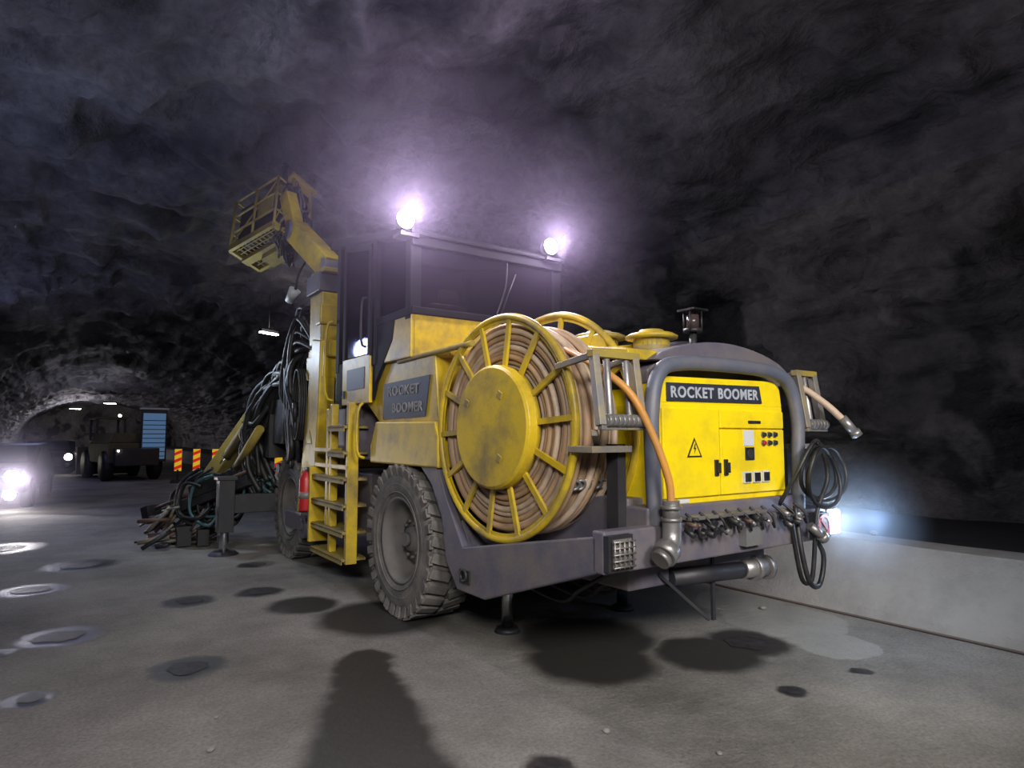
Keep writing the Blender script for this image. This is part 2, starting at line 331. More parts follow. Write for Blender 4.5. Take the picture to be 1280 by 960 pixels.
def wheel():
    r=MB()
    r.rev([(0,.1),(.1,.1),(.11,.06),(.2,.05),(.22,.0),(.3,.0),(.33,.13),(.36,.19),(.385,.2),(.385,.17),(.37,-.18)],(0,0,0),(-1,0,0),40)
    for i in range(10):
        a=2*math.pi*i/10; r.cyl((-.05,.16*math.cos(a),.16*math.sin(a)),(-.085,.16*math.cos(a),.16*math.sin(a)),.016,n=6)
    r.cyl((-.1,0,0),(-.14,0,0),.06,n=16)
    w=mk('wheel',r,RIM,RIG)
    t=MB()
    t.rev([(.37,.18),(.4,.2),(.47,.215),(.55,.215),(.61,.2),(.64,.17),(.645,0),(.64,-.17),(.61,-.2),(.55,-.215),(.45,-.21),(.37,-.18)],(0,0,0),(-1,0,0),64)
    for rr in (.43,.5): t.torus((-.213,0,0),(1,0,0),rr,.006,48,5)
    n=32
    for i in range(n):
        for sd in (0,1):
            a=2*math.pi*(i+.5*sd)/n; x=-.115 if sd==0 else .115
            R=Matrix.Rotation(a,3,'X')@Matrix.Rotation(rad(18 if sd else -18),3,'Z')
            Rp=Matrix.Rotation(a,3,'X')
            t.box(Rp@V((x,0,.655)),(.2,.08,.055),R)
            xs=-.2 if sd==0 else .2
            t.box(Rp@V((xs,0,.605)),(.035,.075,.12),Rp@Matrix.Rotation(rad(12 if sd else -12),3,'Y'))
    mk('tyre',t,TYR,w,bevel=.01)
    return w
w=wheel(); w.location=(-.99,.1,.67); w.rotation_euler=(rad(7),0,0)
copytree(w,(-.99,3.5,.67),(rad(3),0,0)); copytree(w,(.99,.1,.67),(0,0,math.pi)); copytree(w,(.99,3.5,.67),(0,0,math.pi))
mb=MB(); mb.cyl((0,0,.5),(0,0,1.0),.085,n=20,mi=1); mb.cyl((0,0,.04),(0,0,.55),.05,n=20,mi=0); mb.cyl((0,0,.0),(0,0,.035),.11,.09,n=24,mi=1)
j=mk('support_jack',mb,[CHR,DGR],RIG,(-.62,-.8,0))
j2=j.copy(); COL.objects.link(j2); j2.location=(.64,-.85,0)
mb=MB()
mb.prism([(-.6,1.38),(-.6,1.62),(-.5,2.3),(1.0,2.3),(1.0,1.95),(.66,1.75),(.7,1.36)],'x',-1.16,-.7)
mb.prism([(-.64,1.34),(-.64,1.6),(-.58,1.72),(.64,1.74),(.76,1.5),(.76,1.34)],'x',-1.2,-.9)
mb.bb((-1.12,-.7,2.26),(-.2,-.1,2.33)); mb.bb((-.62,-2.0,1.9),(-.59,-.1,2.33))
mk('side_cover',mb,YEL,RIG,bevel=.015)
mk('handrail',MB().tube([(-1.15,-1.1,2.31),(-1.16,-.3,2.3),(-1.16,.2,2.29)],.024,10),YELD,RIG)
mk('name_plate',MB().prism([(.5,2.1),(-.44,2.12),(-.36,1.77),(.52,1.76)],'x',-1.172,-1.158),LBL,RIG)
text('lettering','ROCKET',.66,.09,(-1.175,.08,2.02),(rad(90),0,rad(-90)),TXD,RIG)
text('lettering','BOOMER',.62,.09,(-1.175,-.01,1.86),(rad(90),0,rad(-90)),TXD,RIG)
mb=MB(); mb.bb((-.56,-2.2,1.1),(.95,-.15,2.05)); mb.bb((-.6,-.2,1.2),(1.1,1.8,2.28)); mb.bb((.95,-2.1,1.2),(1.12,-.1,1.95))
mk('machine_body',mb,DGR,RIG,bevel=.02)
def archpts(x0,x1,z0,z1,n=14): return [(x0+(x1-x0)*i/n, z0+(z1-z0)*(math.sin(math.pi*i/n)**.7)) for i in range(n+1)]
mb=MB(); a=archpts(-.56,.98,2.1,2.27)
mb.prism(a,'y',-2.38,-1.55); mb.prism([(p[0],p[1]-.01) for p in archpts(-.55,.93,2.05,2.22)]+[(.93,1.95),(-.55,1.95)],'y',-2.33,-.2)
mb.prism([(.2,2.2),(.25,2.32),(.9,2.32),(1.0,2.1)],'y',-2.0,-1.0)
mk('hood',mb,PUR,RIG,bevel=.01)
mb=MB().prism([(-2.32,2.1),(-2.32,2.17),(-.9,2.38),(-.1,2.44),(-.1,2.3),(-1.0,2.28)],'x',-.72,-.4); mb.bb((-.5,-1.5,2.24),(.7,-.7,2.33)); mb.prism([(-.55,2.25),(.2,2.36),(.7,2.36),(.75,2.28)],'y',-1.6,-1.5)
mk('hood_side_panel',mb,YEL,RIG,bevel=.01)
def dome(x,y,z,r,mt,mt2):
    mb=MB(); mb.rev([(r*.85,-.06),(r*.85,0),(r*1.2,0),(r*1.22,.02),(r*1.0,.04),(r*.6,.055),(r*.55,.07),(.0,.075)],(0,0,0),(0,0,1),28,0)
    mb.cyl((0,0,-.16),(0,0,-.01),r*.85,n=24,mi=1); mk('air_intake_cap',mb,[mt,mt2],RIG,(x,y,z))
dome(.12,-1.75,2.37,.17,YEL,YELD); dome(.2,-1.05,2.46,.2,YELD,DGR); dome(-.12,-.6,2.44,.18,YELD,DGR); dome(.65,-1.6,2.33,.2,DGR,DGR)
mb=MB(); mb.cyl((0,0,0),(0,0,.03),.075,n=20); mb.cyl((0,0,.03),(0,0,.14),.05,n=20,mi=1)
for a in range(4): t=a*math.pi/2+.4; mb.cyl((.07*math.cos(t),.07*math.sin(t),0),(.07*math.cos(t),.07*math.sin(t),.17),.008,n=6)
mb.bb((-.085,-.085,.17),(.085,.085,.185)); mb.cyl((0,0,-.25),(0,0,0),.03,n=10)
mk('beacon',mb,[BLK,paint('beacon_lens',(.06,.04,.04),(.03,.03,.03),.3,.2)],RIG,(.38,-1.95,2.42),label='caged dark warning beacon')
# electrical cabinet
cb=MB(); cb.bb((-.58,-2.44,1.15),(.79,-2.0,1.82))
cb.prism([(-.58,1.81),(-.56,1.92),(-.49,1.99),(.7,2.01),(.77,1.95),(.79,1.81)],'y',-2.44,-2.0)
CABI=mk('electrical_cabinet',cb,YELB,RIG,bevel=.012)
mk('cabinet_door',MB().bb((-.56,-2.462,1.2),(.005,-2.438,1.78)),YELB,CABI,bevel=.006)
mk('cabinet_door',MB().bb((.015,-2.462,1.2),(.765,-2.438,1.645)),YELB,CABI,bevel=.006)
mk('cabinet_drawer',MB().bb((.015,-2.462,1.655),(.765,-2.438,1.78)),YELB,CABI,bevel=.006)
mk('name_plate',MB().prism([(-.5,1.828),(-.5,1.948),(.49,1.963),(.52,1.838)],'y',-2.452,-2.438),LBL,CABI)
text('lettering','ROCKET BOOMER',.94,.076,(.0,-2.456,1.893),(rad(90),rad(-.6),0),TXT,CABI,off=.03)
def warn(parent,loc,rot,s):
    mb=MB(); h=s*.87
    mb.prism([(-s/2,0),(s/2,0),(0,h)],'y',0,-.002,1); mb.prism([(-s*.37,s*.07),(s*.37,s*.07),(0,h*.83)],'y',-.002,-.003,0)
    mb.prism([(.01*s,s*.6),(-.08*s,s*.36),(.0,s*.36),(-.04*s,s*.13),(.1*s,s*.42),(.02*s,s*.42),(.07*s,s*.6)],'y',-.003,-.004,1)
    return mk('warning_sign',mb,[YELB,BLK],parent,loc,rot)
warn(CABI,(-.26,-2.463,1.46),(0,0,0),.15)
for x in (-.04,.06):
    mb=MB().bb((x-.018,-2.475,1.33),(x+.018,-2.46,1.44)).bb((x-.01,-2.5,1.35),(x+.01,-2.475,1.42)); mk('handle',mb,BLK,CABI,bevel=.003)
mk('drawer_grip',MB().bb((.33,-2.47,1.69),(.47,-2.46,1.71)),BLK,CABI)
mk('data_plate',MB().bb((.27,-2.468,1.53),(.385,-2.461,1.64)),WHT,CABI)
mb=MB().bb((.285,-2.47,1.43),(.385,-2.461,1.52),0).cyl((.335,-2.468,1.475),(.335,-2.476,1.475),.035,n=20,mi=1); mk('meter',mb,[BLK,DGR],CABI)
k=0
for z in (1.61,1.55):
    for x in (.5,.57,.64):
        mb=MB().cyl((x,-2.462,z),(x,-2.47,z),.022,n=16,mi=0).cyl((x,-2.47,z),(x,-2.485,z),.016,n=16,mi=1); mk('control_knob',mb,[STL,[BLK,BLK,BLK,RED,BLK,BLK][k]],CABI); k+=1
for x in (.29,.4,.51):
    mb=MB().bb((x-.04,-2.475,1.27),(x+.04,-2.461,1.35),0).bb((x-.028,-2.485,1.28),(x-.003,-2.475,1.34),1).bb((x+.004,-2.485,1.28),(x+.03,-2.475,1.34),1); mk('socket',mb,[WHT,BLK],CABI)
mk('data_plate',MB().bb((-.42,-2.446,1.165),(-.3,-2.438,1.19)),WHT,CABI)
mb=MB(); hp=[(-.68,-2.5,1.02),(-.7,-2.5,1.45),(-.7,-2.5,1.75),(-.63,-2.49,1.98),(-.44,-2.48,2.07),(.1,-2.48,2.09),(.62,-2.48,2.07),(.82,-2.49,1.97),(.89,-2.5,1.72),(.88,-2.5,1.45),(.86,-2.5,1.02)]
mb.tube(hp,.05,14,sub=6); mk('guard_hoop',mb,TUB,RIG)
# big reel
reel=empty('cable_reel',RIG,(-1.12,-1.43,1.665),(0,0,rad(3)))
def flange(x,R0=.795):
    mb=MB(); mb.torus((x,0,0),(1,0,0),R0,.026,80,8); mb.rev([(R0-.045,-.006),(R0,-.006),(R0,.006),(R0-.045,.006)],(x,0,0),(1,0,0),80,0,False,True)
    for i in range(14):
        a=2*math.pi*(i+.35)/14; R=Matrix.Rotation(a,3,'X'); mb.box(V((x-.004,0,0))+R@V((0,0,.42+(R0-.42)/2)),(.022,.04,R0-.42),R)
    mb.cyl((x-.05,0,0),(x+.02,0,0),.44,n=48)
    return mk('reel_flange',mb,YEL,reel)
flange(0); flange(.49,.86)
mb=MB().rev([(0,-.095),(.42,-.095),(.44,-.08),(.445,-.03),(.0,-.03)],(0,0,0),(1,0,0),64,0,False)
for yy,zz in ((.12,-.22),(.13,.22),(-.28,.18)): mb.box((-.096,-yy,zz),(.012,.05,.05),Matrix.Rotation(.5,3,'X'),1)
mk('reel_disc',mb,[YEL,YELD],reel,bevel=.004)
random.seed(2)
mb=MB()
for i in range(9): mb.torus((.05+random.uniform(-.012,.015),0,random.uniform(-.006,.006)),(1,random.uniform(-.01,.01),random.uniform(-.01,.01)),.43+.038*i,.0215,80,8,random.choice([0,0,1]))
for i in range(8): mb.torus((.06+.052*i,random.uniform(-.012,.012),random.uniform(-.015,.01)),(1,random.uniform(-.03,.03),random.uniform(-.03,.03)),.715+random.uniform(-.014,.014),.028,80,8,random.choice([0,0,1]))
for i in range(5): mb.torus((.13+.065*i,-.02,-.01),(1,random.uniform(-.1,.1),random.uniform(-.07,.07)),.74,.025,80,8,random.choice([0,1]))
mb.rev([(.4,.06),(.7,.06),(.7,.44),(.4,.44)],(0,0,0),(1,0,0),48,2,True,True)
mk('coiled_cable',mb,[CAB,CABE,DGR],reel,label='dirty pale tan rubber cable wound in many turns')
mk('reel_mount',MB().bb((-.02,-.07,-.07),(.5,.07,.07)).bb((.51,-.09,-.6),(.53,.09,.1)),DGR,reel)
mb=MB()
for i in range(7): mb.torus((.06+.05*i,-.66,-.38),(.3,.8,.5),.035,.012,12,6)
mk('cable_clamp',mb,STL,reel)
def guide(x0,x1):
    mb=MB(); y=-2.45
    for x in (x0,x1): mb.beam((x,y,2.08),(x-.02,y-.08,1.66),.045,.06); mb.beam((x,y+.03,2.08),(x,y+.35,2.04),.03,.04)
    mb.beam((x0-.03,y,2.09),(x1+.03,y,2.09),.055,.045,2); mb.beam((x0-.03,y-.08,1.65),(x1+.03,y-.08,1.65),.04,.03)
    n=9 if x1-x0>.3 else 5
    for i in range(n):
        x=x0+(x1-x0)*(i+.5)/n; mb.cyl((x-.016,y-.1,1.69),(x+.016,y-.1,1.69),.038,n=14,mi=1)
    mb.cyl((x0,y-.1,1.69),(x1,y-.1,1.69),.02,n=10,mi=1)
    for i in range(2 if n>5 else 1): mb.cyl((x0+.1+.16*i,y,2.06),(x0+.07+.16*i,y-.06,1.72),.022,n=10,mi=1)
    mb.beam((x0,y,1.62),(x1-.02,y+.3,1.5),.04,.04); mb.bb((x0,-2.43,1.5),(x1,-2.2,1.54))
    return mk('cable_guide',mb,[GDE,STL,YELD],RIG,bevel=.004)
guide(-1.13,-.8); guide(.98,1.2)
mk('guide_post',MB().bb((-.85,-2.35,1.0),(-.78,-2.25,1.55)),DGR,RIG); mk('guide_post',MB().bb((.98,-2.35,1.0),(1.05,-2.25,1.55)),DGR,RIG)
mb=MB().tube([(-.9,-1.9,2.2),(-1.0,-2.35,2.02),(-.93,-2.55,1.85),(-.82,-2.62,1.6),(-.74,-2.66,1.35),(-.72,-2.66,1.2)],.024,10); mk('supply_hose',mb,ORG,RIG)
mb=MB().cyl((-.72,-2.66,1.22),(-.72,-2.66,1.1),.05,n=18).cyl((-.72,-2.66,1.19),(-.72,-2.66,1.17),.065,n=18).cyl((-.72,-2.66,1.12),(-.72,-2.66,1.1),.062,n=18)
mb.tube([(-.72,-2.66,1.12),(-.72,-2.66,1.03),(-.74,-2.67,.97),(-.8,-2.68,.93)],.055,16).cyl((-.77,-2.68,.95),(-.83,-2.69,.91),.075,n=18).cyl((-.83,-2.69,.91),(-.86,-2.69,.89),.06,n=18)
mk('hose_coupling',mb,STL,RIG)
mb=MB().tube([(1.0,-2.0,2.05),(1.02,-2.4,2.0),(1.08,-2.6,1.86),(1.18,-2.72,1.7)],.026,10,mi=0).cyl((1.16,-2.7,1.74),(1.23,-2.76,1.62),.034,n=14,mi=1).cyl((1.22,-2.755,1.64),(1.24,-2.77,1.6),.042,n=14,mi=1); mk('hose_end',mb,[CAB,STL],RIG)
random.seed(4)
mb=MB()
def loop(cx,cz,rx,rz,y,r,tilt=0):
    pts=[]
    for i in range(12):
        a=2*math.pi*i/12; pts.append((cx+rx*math.cos(a)+tilt*math.sin(a),y+.02*math.sin(2*a),cz+rz*math.sin(a)))
    mb.tube(pts,r,8,sub=4,closed=True)
loop(.95,1.34,.23,.2,-2.62,.015); loop(1.0,1.32,.26,.2,-2.66,.015,.03); loop(.9,1.3,.2,.22,-2.69,.015,-.02)
mb.tube([(.62,-2.5,1.1),(.68,-2.62,1.35),(.78,-2.66,1.52),(.9,-2.66,1.55),(1.0,-2.66,1.3),(.84,-2.66,1.05),(.8,-2.64,.66),(.78,-2.62,.55),(.7,-2.6,.6),(.66,-2.56,1.0)],.016,8)
mb.tube([(.66,-2.6,1.1),(.62,-2.66,.8),(.68,-2.68,.57),(.84,-2.66,.54),(.9,-2.66,.74),(.78,-2.64,.92)],.018,8)
mk('hanging_hose',mb,BLK,RIG)
mk('hose_nozzle',MB().cyl((.74,-2.66,.96),(.82,-2.7,.88),.03,n=12).cyl((.81,-2.7,.89),(.84,-2.71,.86),.04,n=12),STL,RIG)
mb=MB()
for i in range(30):
    x=-.55+1.3*random.random(); z=1.0+.1*random.random(); y=-2.58-.02*random.random()
    mb.cyl((x,y,z),(x+random.uniform(-.02,.02),y-.04-.05*random.random(),z-.04*random.random()),.01+.012*random.random(),n=10,mi=random.choice([0,0,1,1,2,0]))
for i in range(10):
    x=-.5+.13*i; mb.tube([(x,-2.58,1.12),(x+.03,-2.64,1.06),(x+.06,-2.64,.98),(x+.1,-2.6,1.0)],.009,6,mi=0)
mb.bb((.05,-2.62,.87),(.24,-2.56,.99),1); mb.bb((-.5,-2.62,1.08),(.3,-2.54,1.1),1)
mk('valve_cluster',mb,[BLK,STL,RST],RIG)
mb=MB().bb((-1.17,-2.6,.84),(-.98,-2.56,1.04),0)
for i in range(5): mb.cyl((-1.15+.037*i,-2.63,.86),(-1.15+.037*i,-2.63,1.02),.005,n=6,mi=1); mb.cyl((-1.16,-2.632,.87+.035*i),(-.99,-2.632,.87+.035*i),.005,n=6,mi=1)
mb.bb((-1.14,-2.61,.86),(-1.0,-2.598,1.02),2); mk('caged_tail_lamp',mb,[DGR,STL,GDE],RIG)
sx_=.985
mb=MB().bb((sx_-.09,-2.62,.84),(sx_+.09,-2.56,1.03),3).cyl((sx_,-2.62,.94),(sx_,-2.627,.94),.08,n=32,mi=0).rev([(.058,0),(.08,0),(.08,.004),(.058,.004)],(sx_,-2.627,.94),(0,-1,0),32,1,False,True).box((sx_,-2.633,.94),(.13,.004,.018),Matrix.Rotation(rad(45),3,'Y'),1)
mb.bb((sx_-.03,-2.63,.92),(sx_+.03,-2.628,.96),2); mk('prohibition_sign',mb,[GDE,RED,BLK,DGR],RIG)
mb=MB().bb((1.13,-2.57,.84),(1.27,-2.5,1.04),0).bb((1.13,-2.592,.86),(1.27,-2.571,1.03),1).bb((1.271,-2.57,.86),(1.277,-2.5,1.03),1); cl=mk('corner_lamp',mb,[BLK,LAMPB],RIG)
halo(cl,(1.22,-2.66,.95),.6,.6,(.7,.82,1))
mb=MB().cyl((-.35,-2.3,.66),(.55,-2.3,.62),.06,n=18,mi=0).cyl((.42,-2.3,.63),(.75,-2.3,.61),.07,n=18,mi=1).cyl((.55,-2.3,.62),(.6,-2.3,.62),.09,n=18,mi=1).cyl((.7,-2.3,.61),(.74,-2.3,.61),.09,n=18,mi=1).beam((-.45,-2.3,.7),(-.1,-2.42,.38),.02,.02,0).beam((.1,-2.3,.85),(.1,-2.3,.32),.03,.02,0)
mk('drawbar_pipe',mb,[DGR,STL],RIG)
mb=MB()
for i in range(9): 
    x=-.8+.2*i; mb.tube([(x,-1.2,.5),(x+.1,-1.6,.42),(x-.05,-2.0,.6),(x,-2.3,.78)],.015,6)
mk('underbody_hose',mb,BLK,RIG)
# ------------------------------------------------------------ cab
cab=empty('cab',RIG,(0,0,0))
mb=MB(); X0,X1,Y0,Y1=-1.2,.52,-.12,1.8; zr,zf=3.42,3.8
def zroof(y): return zr+(zf-zr)*(y-Y0)/(Y1-Y0)
mb.bb((X0+.02,Y0,2.3),(X1,Y0+.05,2.72),0); mb.bb((X1-.05,Y0,1.95),(X1,Y1,2.6),0); mb.bb((X0,Y1-.05,1.9),(X1,Y1,2.5),0)
mb.prism([(Y0,2.3),(Y0,2.72),(.2,2.72),(.64,2.3)],'x',X0,X0+.05,0); mb.bb((-1.1,Y0,1.9),(X1,Y1,1.98),1)
mk('cab_body',mb,[YEL,PUR],cab,bevel=.012)
mb=MB()
for x,y in ((X0+.05,Y0+.06),(X1-.05,Y0+.06),(X0+.05,Y1-.06),(X1-.05,Y1-.06),(X0+.04,.68)):
    mb.bb((x-.055,y-.055,2.3 if x<0 and y>0 else 2.65),(x+.055,y+.055,zroof(y)+.02))
mb.prism([(.2,2.74),(.26,2.5),(.64,2.12),(.72,1.95),(.72,2.74)],'x',X0-.005,X0+.03)
mb.bb((X0,Y0-.02,2.69),(X1,Y0+.04,2.76)); mb.bb((X0-.01,Y0,2.68),(X0+.05,.68,2.76)); mb.bb((X1-.05,Y0,2.6),(X1,Y1,2.7))
mb.bb((X0,1.5,1.9),(X0+.06,1.8,2.4)); mb.bb((X0,Y0-.02,zr-.1),(X1,Y0+.05,zr)); mb.bb((X0,Y1-.06,zf-.1),(X1,Y1,zf))
mk('cab_frame',mb,CFR,cab,bevel=.01)
mb=MB().prism([(Y0-.06,zr-.02),(Y0-.06,zr+.03),(Y0+.3,zr+.12),(Y1+.1,zf+.08),(Y1+.2,zf+.02),(Y1+.2,zf-.03)],'x',X0-.03,X1+.03); mk('cab_roof',mb,CFR,cab,bevel=.02)
def pane(pts,axis,c): return mk('cab_window',MB().prism(pts,axis,c-.004,c+.004),GLS,cab)
pane([(X0+.08,2.75),(X1-.08,2.75),(X1-.08,3.36),(X0+.08,3.36)],'y',Y0+.03)
pane([(.02,2.75),(.62,2.75),(.62,zroof(.62)-.05),(.02,zroof(0)-.05)],'x',X0+.03)
pane([(X0+.08,2.5),(X1-.08,2.5),(X1-.08,zf-.06),(X0+.08,zf-.06)],'y',Y1-.03)
pane([(.0,2.7),(1.7,2.7),(1.7,zroof(1.7)-.05),(0,zr-.05)],'x',X1-.03)
mb=MB(); dy0,dy1=.74,1.5
mb.prism([(dy0,1.93),(dy0,2.42),(dy1,2.42),(dy1,1.93)],'x',X0-.03,X0+.01,0)
for a,b in (((dy0+.03,2.4),(dy0+.03,zroof(dy0)-.08)),((dy1-.03,2.4),(dy1-.03,zroof(dy1)-.08))): mb.bb((X0-.03,a[0]-.04,a[1]),(X0+.01,a[0]+.04,b[1]),1)
mb.beam((X0-.01,dy0,zroof(dy0)-.08),(X0-.01,dy1,zroof(dy1)-.08),.04,.06,1)
door=mk('cab_door',mb,[YEL,CFR],cab,bevel=.008)
mk('door_window',MB().prism([(dy0+.06,2.43),(dy1-.06,2.43),(dy1-.06,zroof(dy1)-.1),(dy0+.06,zroof(dy0)-.1)],'x',X0-.014,X0-.006),GLS,door)
mk('lower_door_window',MB().bb((X0-.036,dy0+.12,2.08),(X0-.03,dy1-.15,2.3)),LBL,door,bevel=.02)
mk('door_handle',MB().tube([(X0-.03,dy0+.1,2.5),(X0-.08,dy0+.1,2.55),(X0-.08,dy0+.1,2.95),(X0-.03,dy0+.1,3.0)],.012,8,sub=3),BLK,door)
mk('door_latch',MB().bb((X0-.05,dy1-.1,2.0),(X0-.03,dy1-.06,2.08)),BLK,door)
mb=MB().bb((-.75,.5,2.2),(-.25,1.0,2.4),0).bb((-.72,.42,2.4),(-.28,.54,2.95),0).bb((-.62,.42,2.97),(-.38,.5,3.1),0).bb((-.95,1.2,2.0),(-.1,1.6,2.6),1); mk('operator_seat',mb,[YELD,DGR],cab,bevel=.04)
mb=MB().tube([(X0+.9,Y0-.02,2.76),(X0+1.0,Y0-.03,3.05),(X0+1.02,Y0-.03,3.3)],.008,6).cyl((X0+.95,Y0-.03,2.78),(X0+1.12,Y0-.03,3.2),.007,n=6); mk('window_wiper',mb,BLK,cab)
LP=[(-1.3,-.2,3.51),(.3,-.24,3.53)]
for p in LP:
    x,y,z=p
    mb=MB().rev([(0,0),(.07,0),(.085,.06),(.085,.09)],(x,y+.09,z),(0,-1,0),24,0).bb((x-.02,y+.04,z-.1),(x+.02,y+.08,z)).bb((x-.03,y+.03,z-.13),(x+.15,y+.2,z-.1))
    l=mk('work_lamp',mb,BLK,cab)
    mk('lamp_lens',MB().rev([(0,.03),(.05,.025),(.08,0),(0,-.002)],(x,y,z),(0,-1,0),24),LAMP,l)
    halo(RIG,(x,y-.14,z+.1),1.7 if x<0 else 1.2,.055 if x<0 else .055,(.82,.66,1),1.0)
# ------------------------------------------------------------ access ladder, extinguisher
lad=empty('access_ladder',RIG,(0,0,0))
mb=MB()
for y in (1.12,1.62):
    mb.prism([(y-.02,.3),(y+.04,.3),(y+.04,1.95),(y-.02,1.95)],'x',-1.3,-1.18 if y<1.3 else -1.22)
mb.bb((-1.3,1.7,.55),(-1.26,1.78,1.9)); mb.bb((-1.36,2.12,.4),(-1.12,2.17,1.25)); mb.bb((-1.3,1.6,1.42),(-1.1,2.17,1.47)); mb.bb((-1.3,1.1,1.25),(-1.28,2.15,1.3))
mk('ladder_frame',mb,YEL,lad,bevel=.008)
for i in range(6):
    z=.33+.27*i; y1=2.12 if z<1.3 else 1.62
    mb=MB().bb((-1.34,1.12,z),(-1.08,y1,z+.025),0)
    for q in range(9): mb.bb((-1.33+.03*q,1.14,z+.025),(-1.325+.03*q,y1-.02,z+.035),0)
    mb.bb((-1.34,1.12,z-.03),(-1.33,y1,z+.02),0); mk('ladder_step',mb,YELD,lad)
mk('grab_rail',MB().tube([(-1.2,.9,1.95),(-1.27,.92,1.85),(-1.27,.92,1.45),(-1.2,.9,1.38)],.016,8,sub=3),YEL,lad)
mk('grab_rail',MB().tube([(-1.22,1.85,2.9),(-1.3,1.85,2.8),(-1.3,1.85,2.1),(-1.2,1.85,2.0)],.016,8,sub=3),YEL,lad)
mb=MB().rev([(0,0),(.075,0),(.08,.02),(.08,.36),(.06,.42),(.03,.45),(.03,.47),(0,.47)],(0,0,0),(0,0,1),24,0).bb((-.02,-.06,.46),(.02,.05,.5),1).tube([(0,.04,.48),(-.02,.11,.4),(-.04,.1,.2),(-.05,.09,.1)],.012,6,mi=1).cyl((0,0,.14),(0,0,.22),.082,n=24,mi=2)
mk('fire_extinguisher',mb,[RED,BLK,GDE],RIG,(-1.36,2.25,.74),label='red fire extinguisher with pale label')
mk('extinguisher_bracket',MB().bb((-1.3,2.18,.7),(-1.26,2.36,1.22)).bb((-1.44,2.16,.7),(-1.28,2.36,.73)),DGR,RIG)
mk('storage_box',MB().bb((-1.18,1.2,1.35),(-.8,1.9,1.92)),PUR,RIG,bevel=.02)
# ------------------------------------------------------------ front carrier frame
mb=MB()
mb.prism([(2.3,2.75),(2.62,2.8),(2.72,2.3),(2.9,1.4),(3.1,.62),(2.82,.45),(2.48,.45),(2.4,1.2),(2.32,2.0)],'x',-1.22,-1.02)
mb.bb((-1.15,2.2,2.55),(-.6,3.0,2.75)); mb.bb((-1.2,2.3,2.3),(-.9,2.9,2.6)); mb.bb((-.9,2.4,1.2),(.9,3.0,1.9))
mb.bb((-1.2,2.35,2.72),(-.84,2.8,3.36)); mb.bb((-1.23,2.3,2.95),(-.8,2.5,3.2))
mk('front_frame',mb,YEL,RIG,bevel=.02)
mb=MB().cyl((-1.26,2.72,.52),(-1.0,2.72,.52),.17,n=28).cyl((-1.28,2.72,.52),(-1.25,2.72,.52),.07,n=16).bb((-1.22,2.72,.42),(-1.02,3.6,.62)); mk('jack_pivot',mb,PUR,RIG,bevel=.008)
warn(RIG,(-1.223,2.62,1.5),(0,0,rad(-90)),.2)
mb=MB().bb((-1.95,4.1,.3),(-1.75,4.32,1.02),0).cyl((-1.85,4.21,.05),(-1.85,4.21,.4),.06,n=18,mi=1).cyl((-1.85,4.21,0),(-1.85,4.21,.05),.2,.14,n=24,mi=2).bb((-1.75,4.12,.55),(-.7,4.3,.8),0).bb((-1.98,4.08,1.0),(-1.72,4.34,1.05),2)
mk('support_jack',mb,[DGR,CHR,DGR],RIG,bevel=.008)
# ------------------------------------------------------------ service platform boom
mb=MB()
mb.bb((-1.22,2.4,3.38),(-.8,2.9,3.62),1); mb.bb((-1.2,2.3,3.6),(-.84,2.8,3.66),2)
mb.beam((-1.0,2.62,3.72),(-1.17,3.62,4.45),.22,.3,0); mb.beam((-1.0,2.7,3.5),(-1.1,3.2,3.95),.1,.1,1); mb.cyl((-1.12,2.65,3.7),(-.86,2.65,3.7),.16,n=20,mi=1); mb.cyl((-1.3,3.62,4.45),(-1.0,3.62,4.45),.14,n=20,mi=1)
mb.beam((-1.17,3.55,4.35),(-1.25,3.8,5.0),.16,.2,0); mb.beam((-1.17,3.6,4.4),(-1.45,4.1,4.4),.16,.16,1)
mk('platform_boom',mb,[YEL,PUR,YELD],RIG,bevel=.012)
bk=empty('work_platform',RIG,(-1.45,4.08,4.27),(rad(-18),rad(19),rad(24))); bk.scale=(.74,.74,.9)
mb=MB()
hw,hl=.36,.58
for i in range(8): mb.bb((-hw+.1*i-.008,-hl,0),(-hw+.1*i+.008,hl,.02),0)
for i in range(12): mb.bb((-hw,-hl+.1*i-.006,0),(hw,-hl+.1*i+.006,.02),0)
for s_ in (-1,1): mb.bb((s_*hw-.03,-hl,-.03),(s_*hw+.03,hl,.08),1); mb.bb((-hw,s_*hl-.03,-.03),(hw,s_*hl+.03,.08),1)
mb.bb((-.08,-hl,-.08),(.08,hl,-.03),1); mb.bb((.0,-.4,-.18),(.3,.1,-.03),1)
mk('platform_floor',mb,[YELD,YELD],bk)
mb=MB()
for x in (-hw,0,hw):
    for y in (-hl,0,hl):
        if x==0 and y==0: continue
        mb.cyl((x,y,.05),(x,y,1.05),.026,n=8)
for z in (.35,.7,1.05): mb.tube([(-hw,-hl,z),(hw,-hl,z),(hw,hl,z),(-hw,hl,z)],.024,8,sub=1,closed=True)
mb.bb((hw-.01,-.55,.1),(hw+.01,.0,1.0)); mb.beam((-hw,-hl,.1),(0,-hl,1.0),.02,.02); mb.beam((-hw,-hl,1.0),(-hw,hl,.1),.02,.02); mb.bb((-hw-.01,-.5,.35),(-hw+.01,-.1,.7))
mk('platform_railing',mb,YELD,bk)
mb=MB()
mb.prism([(-.1,-.68),(.55,-.68),(.48,.12),(-.02,.12)],'z',1.25,1.31,0)
for i in range(5): mb.bb((-.03,-.6+.14*i,1.31),(.47,-.57+.14*i,1.34),1)
for p in ((.0,-.6),(.45,-.6),(.05,.05),(.4,.05)): mb.cyl((p[0],p[1],.6),(p[0],p[1],1.27),.035,n=8)
mb.bb((.05,-.62,.85),(.45,-.58,1.25),0); mb.bb((.43,-.6,.5),(.47,.0,1.2),0)
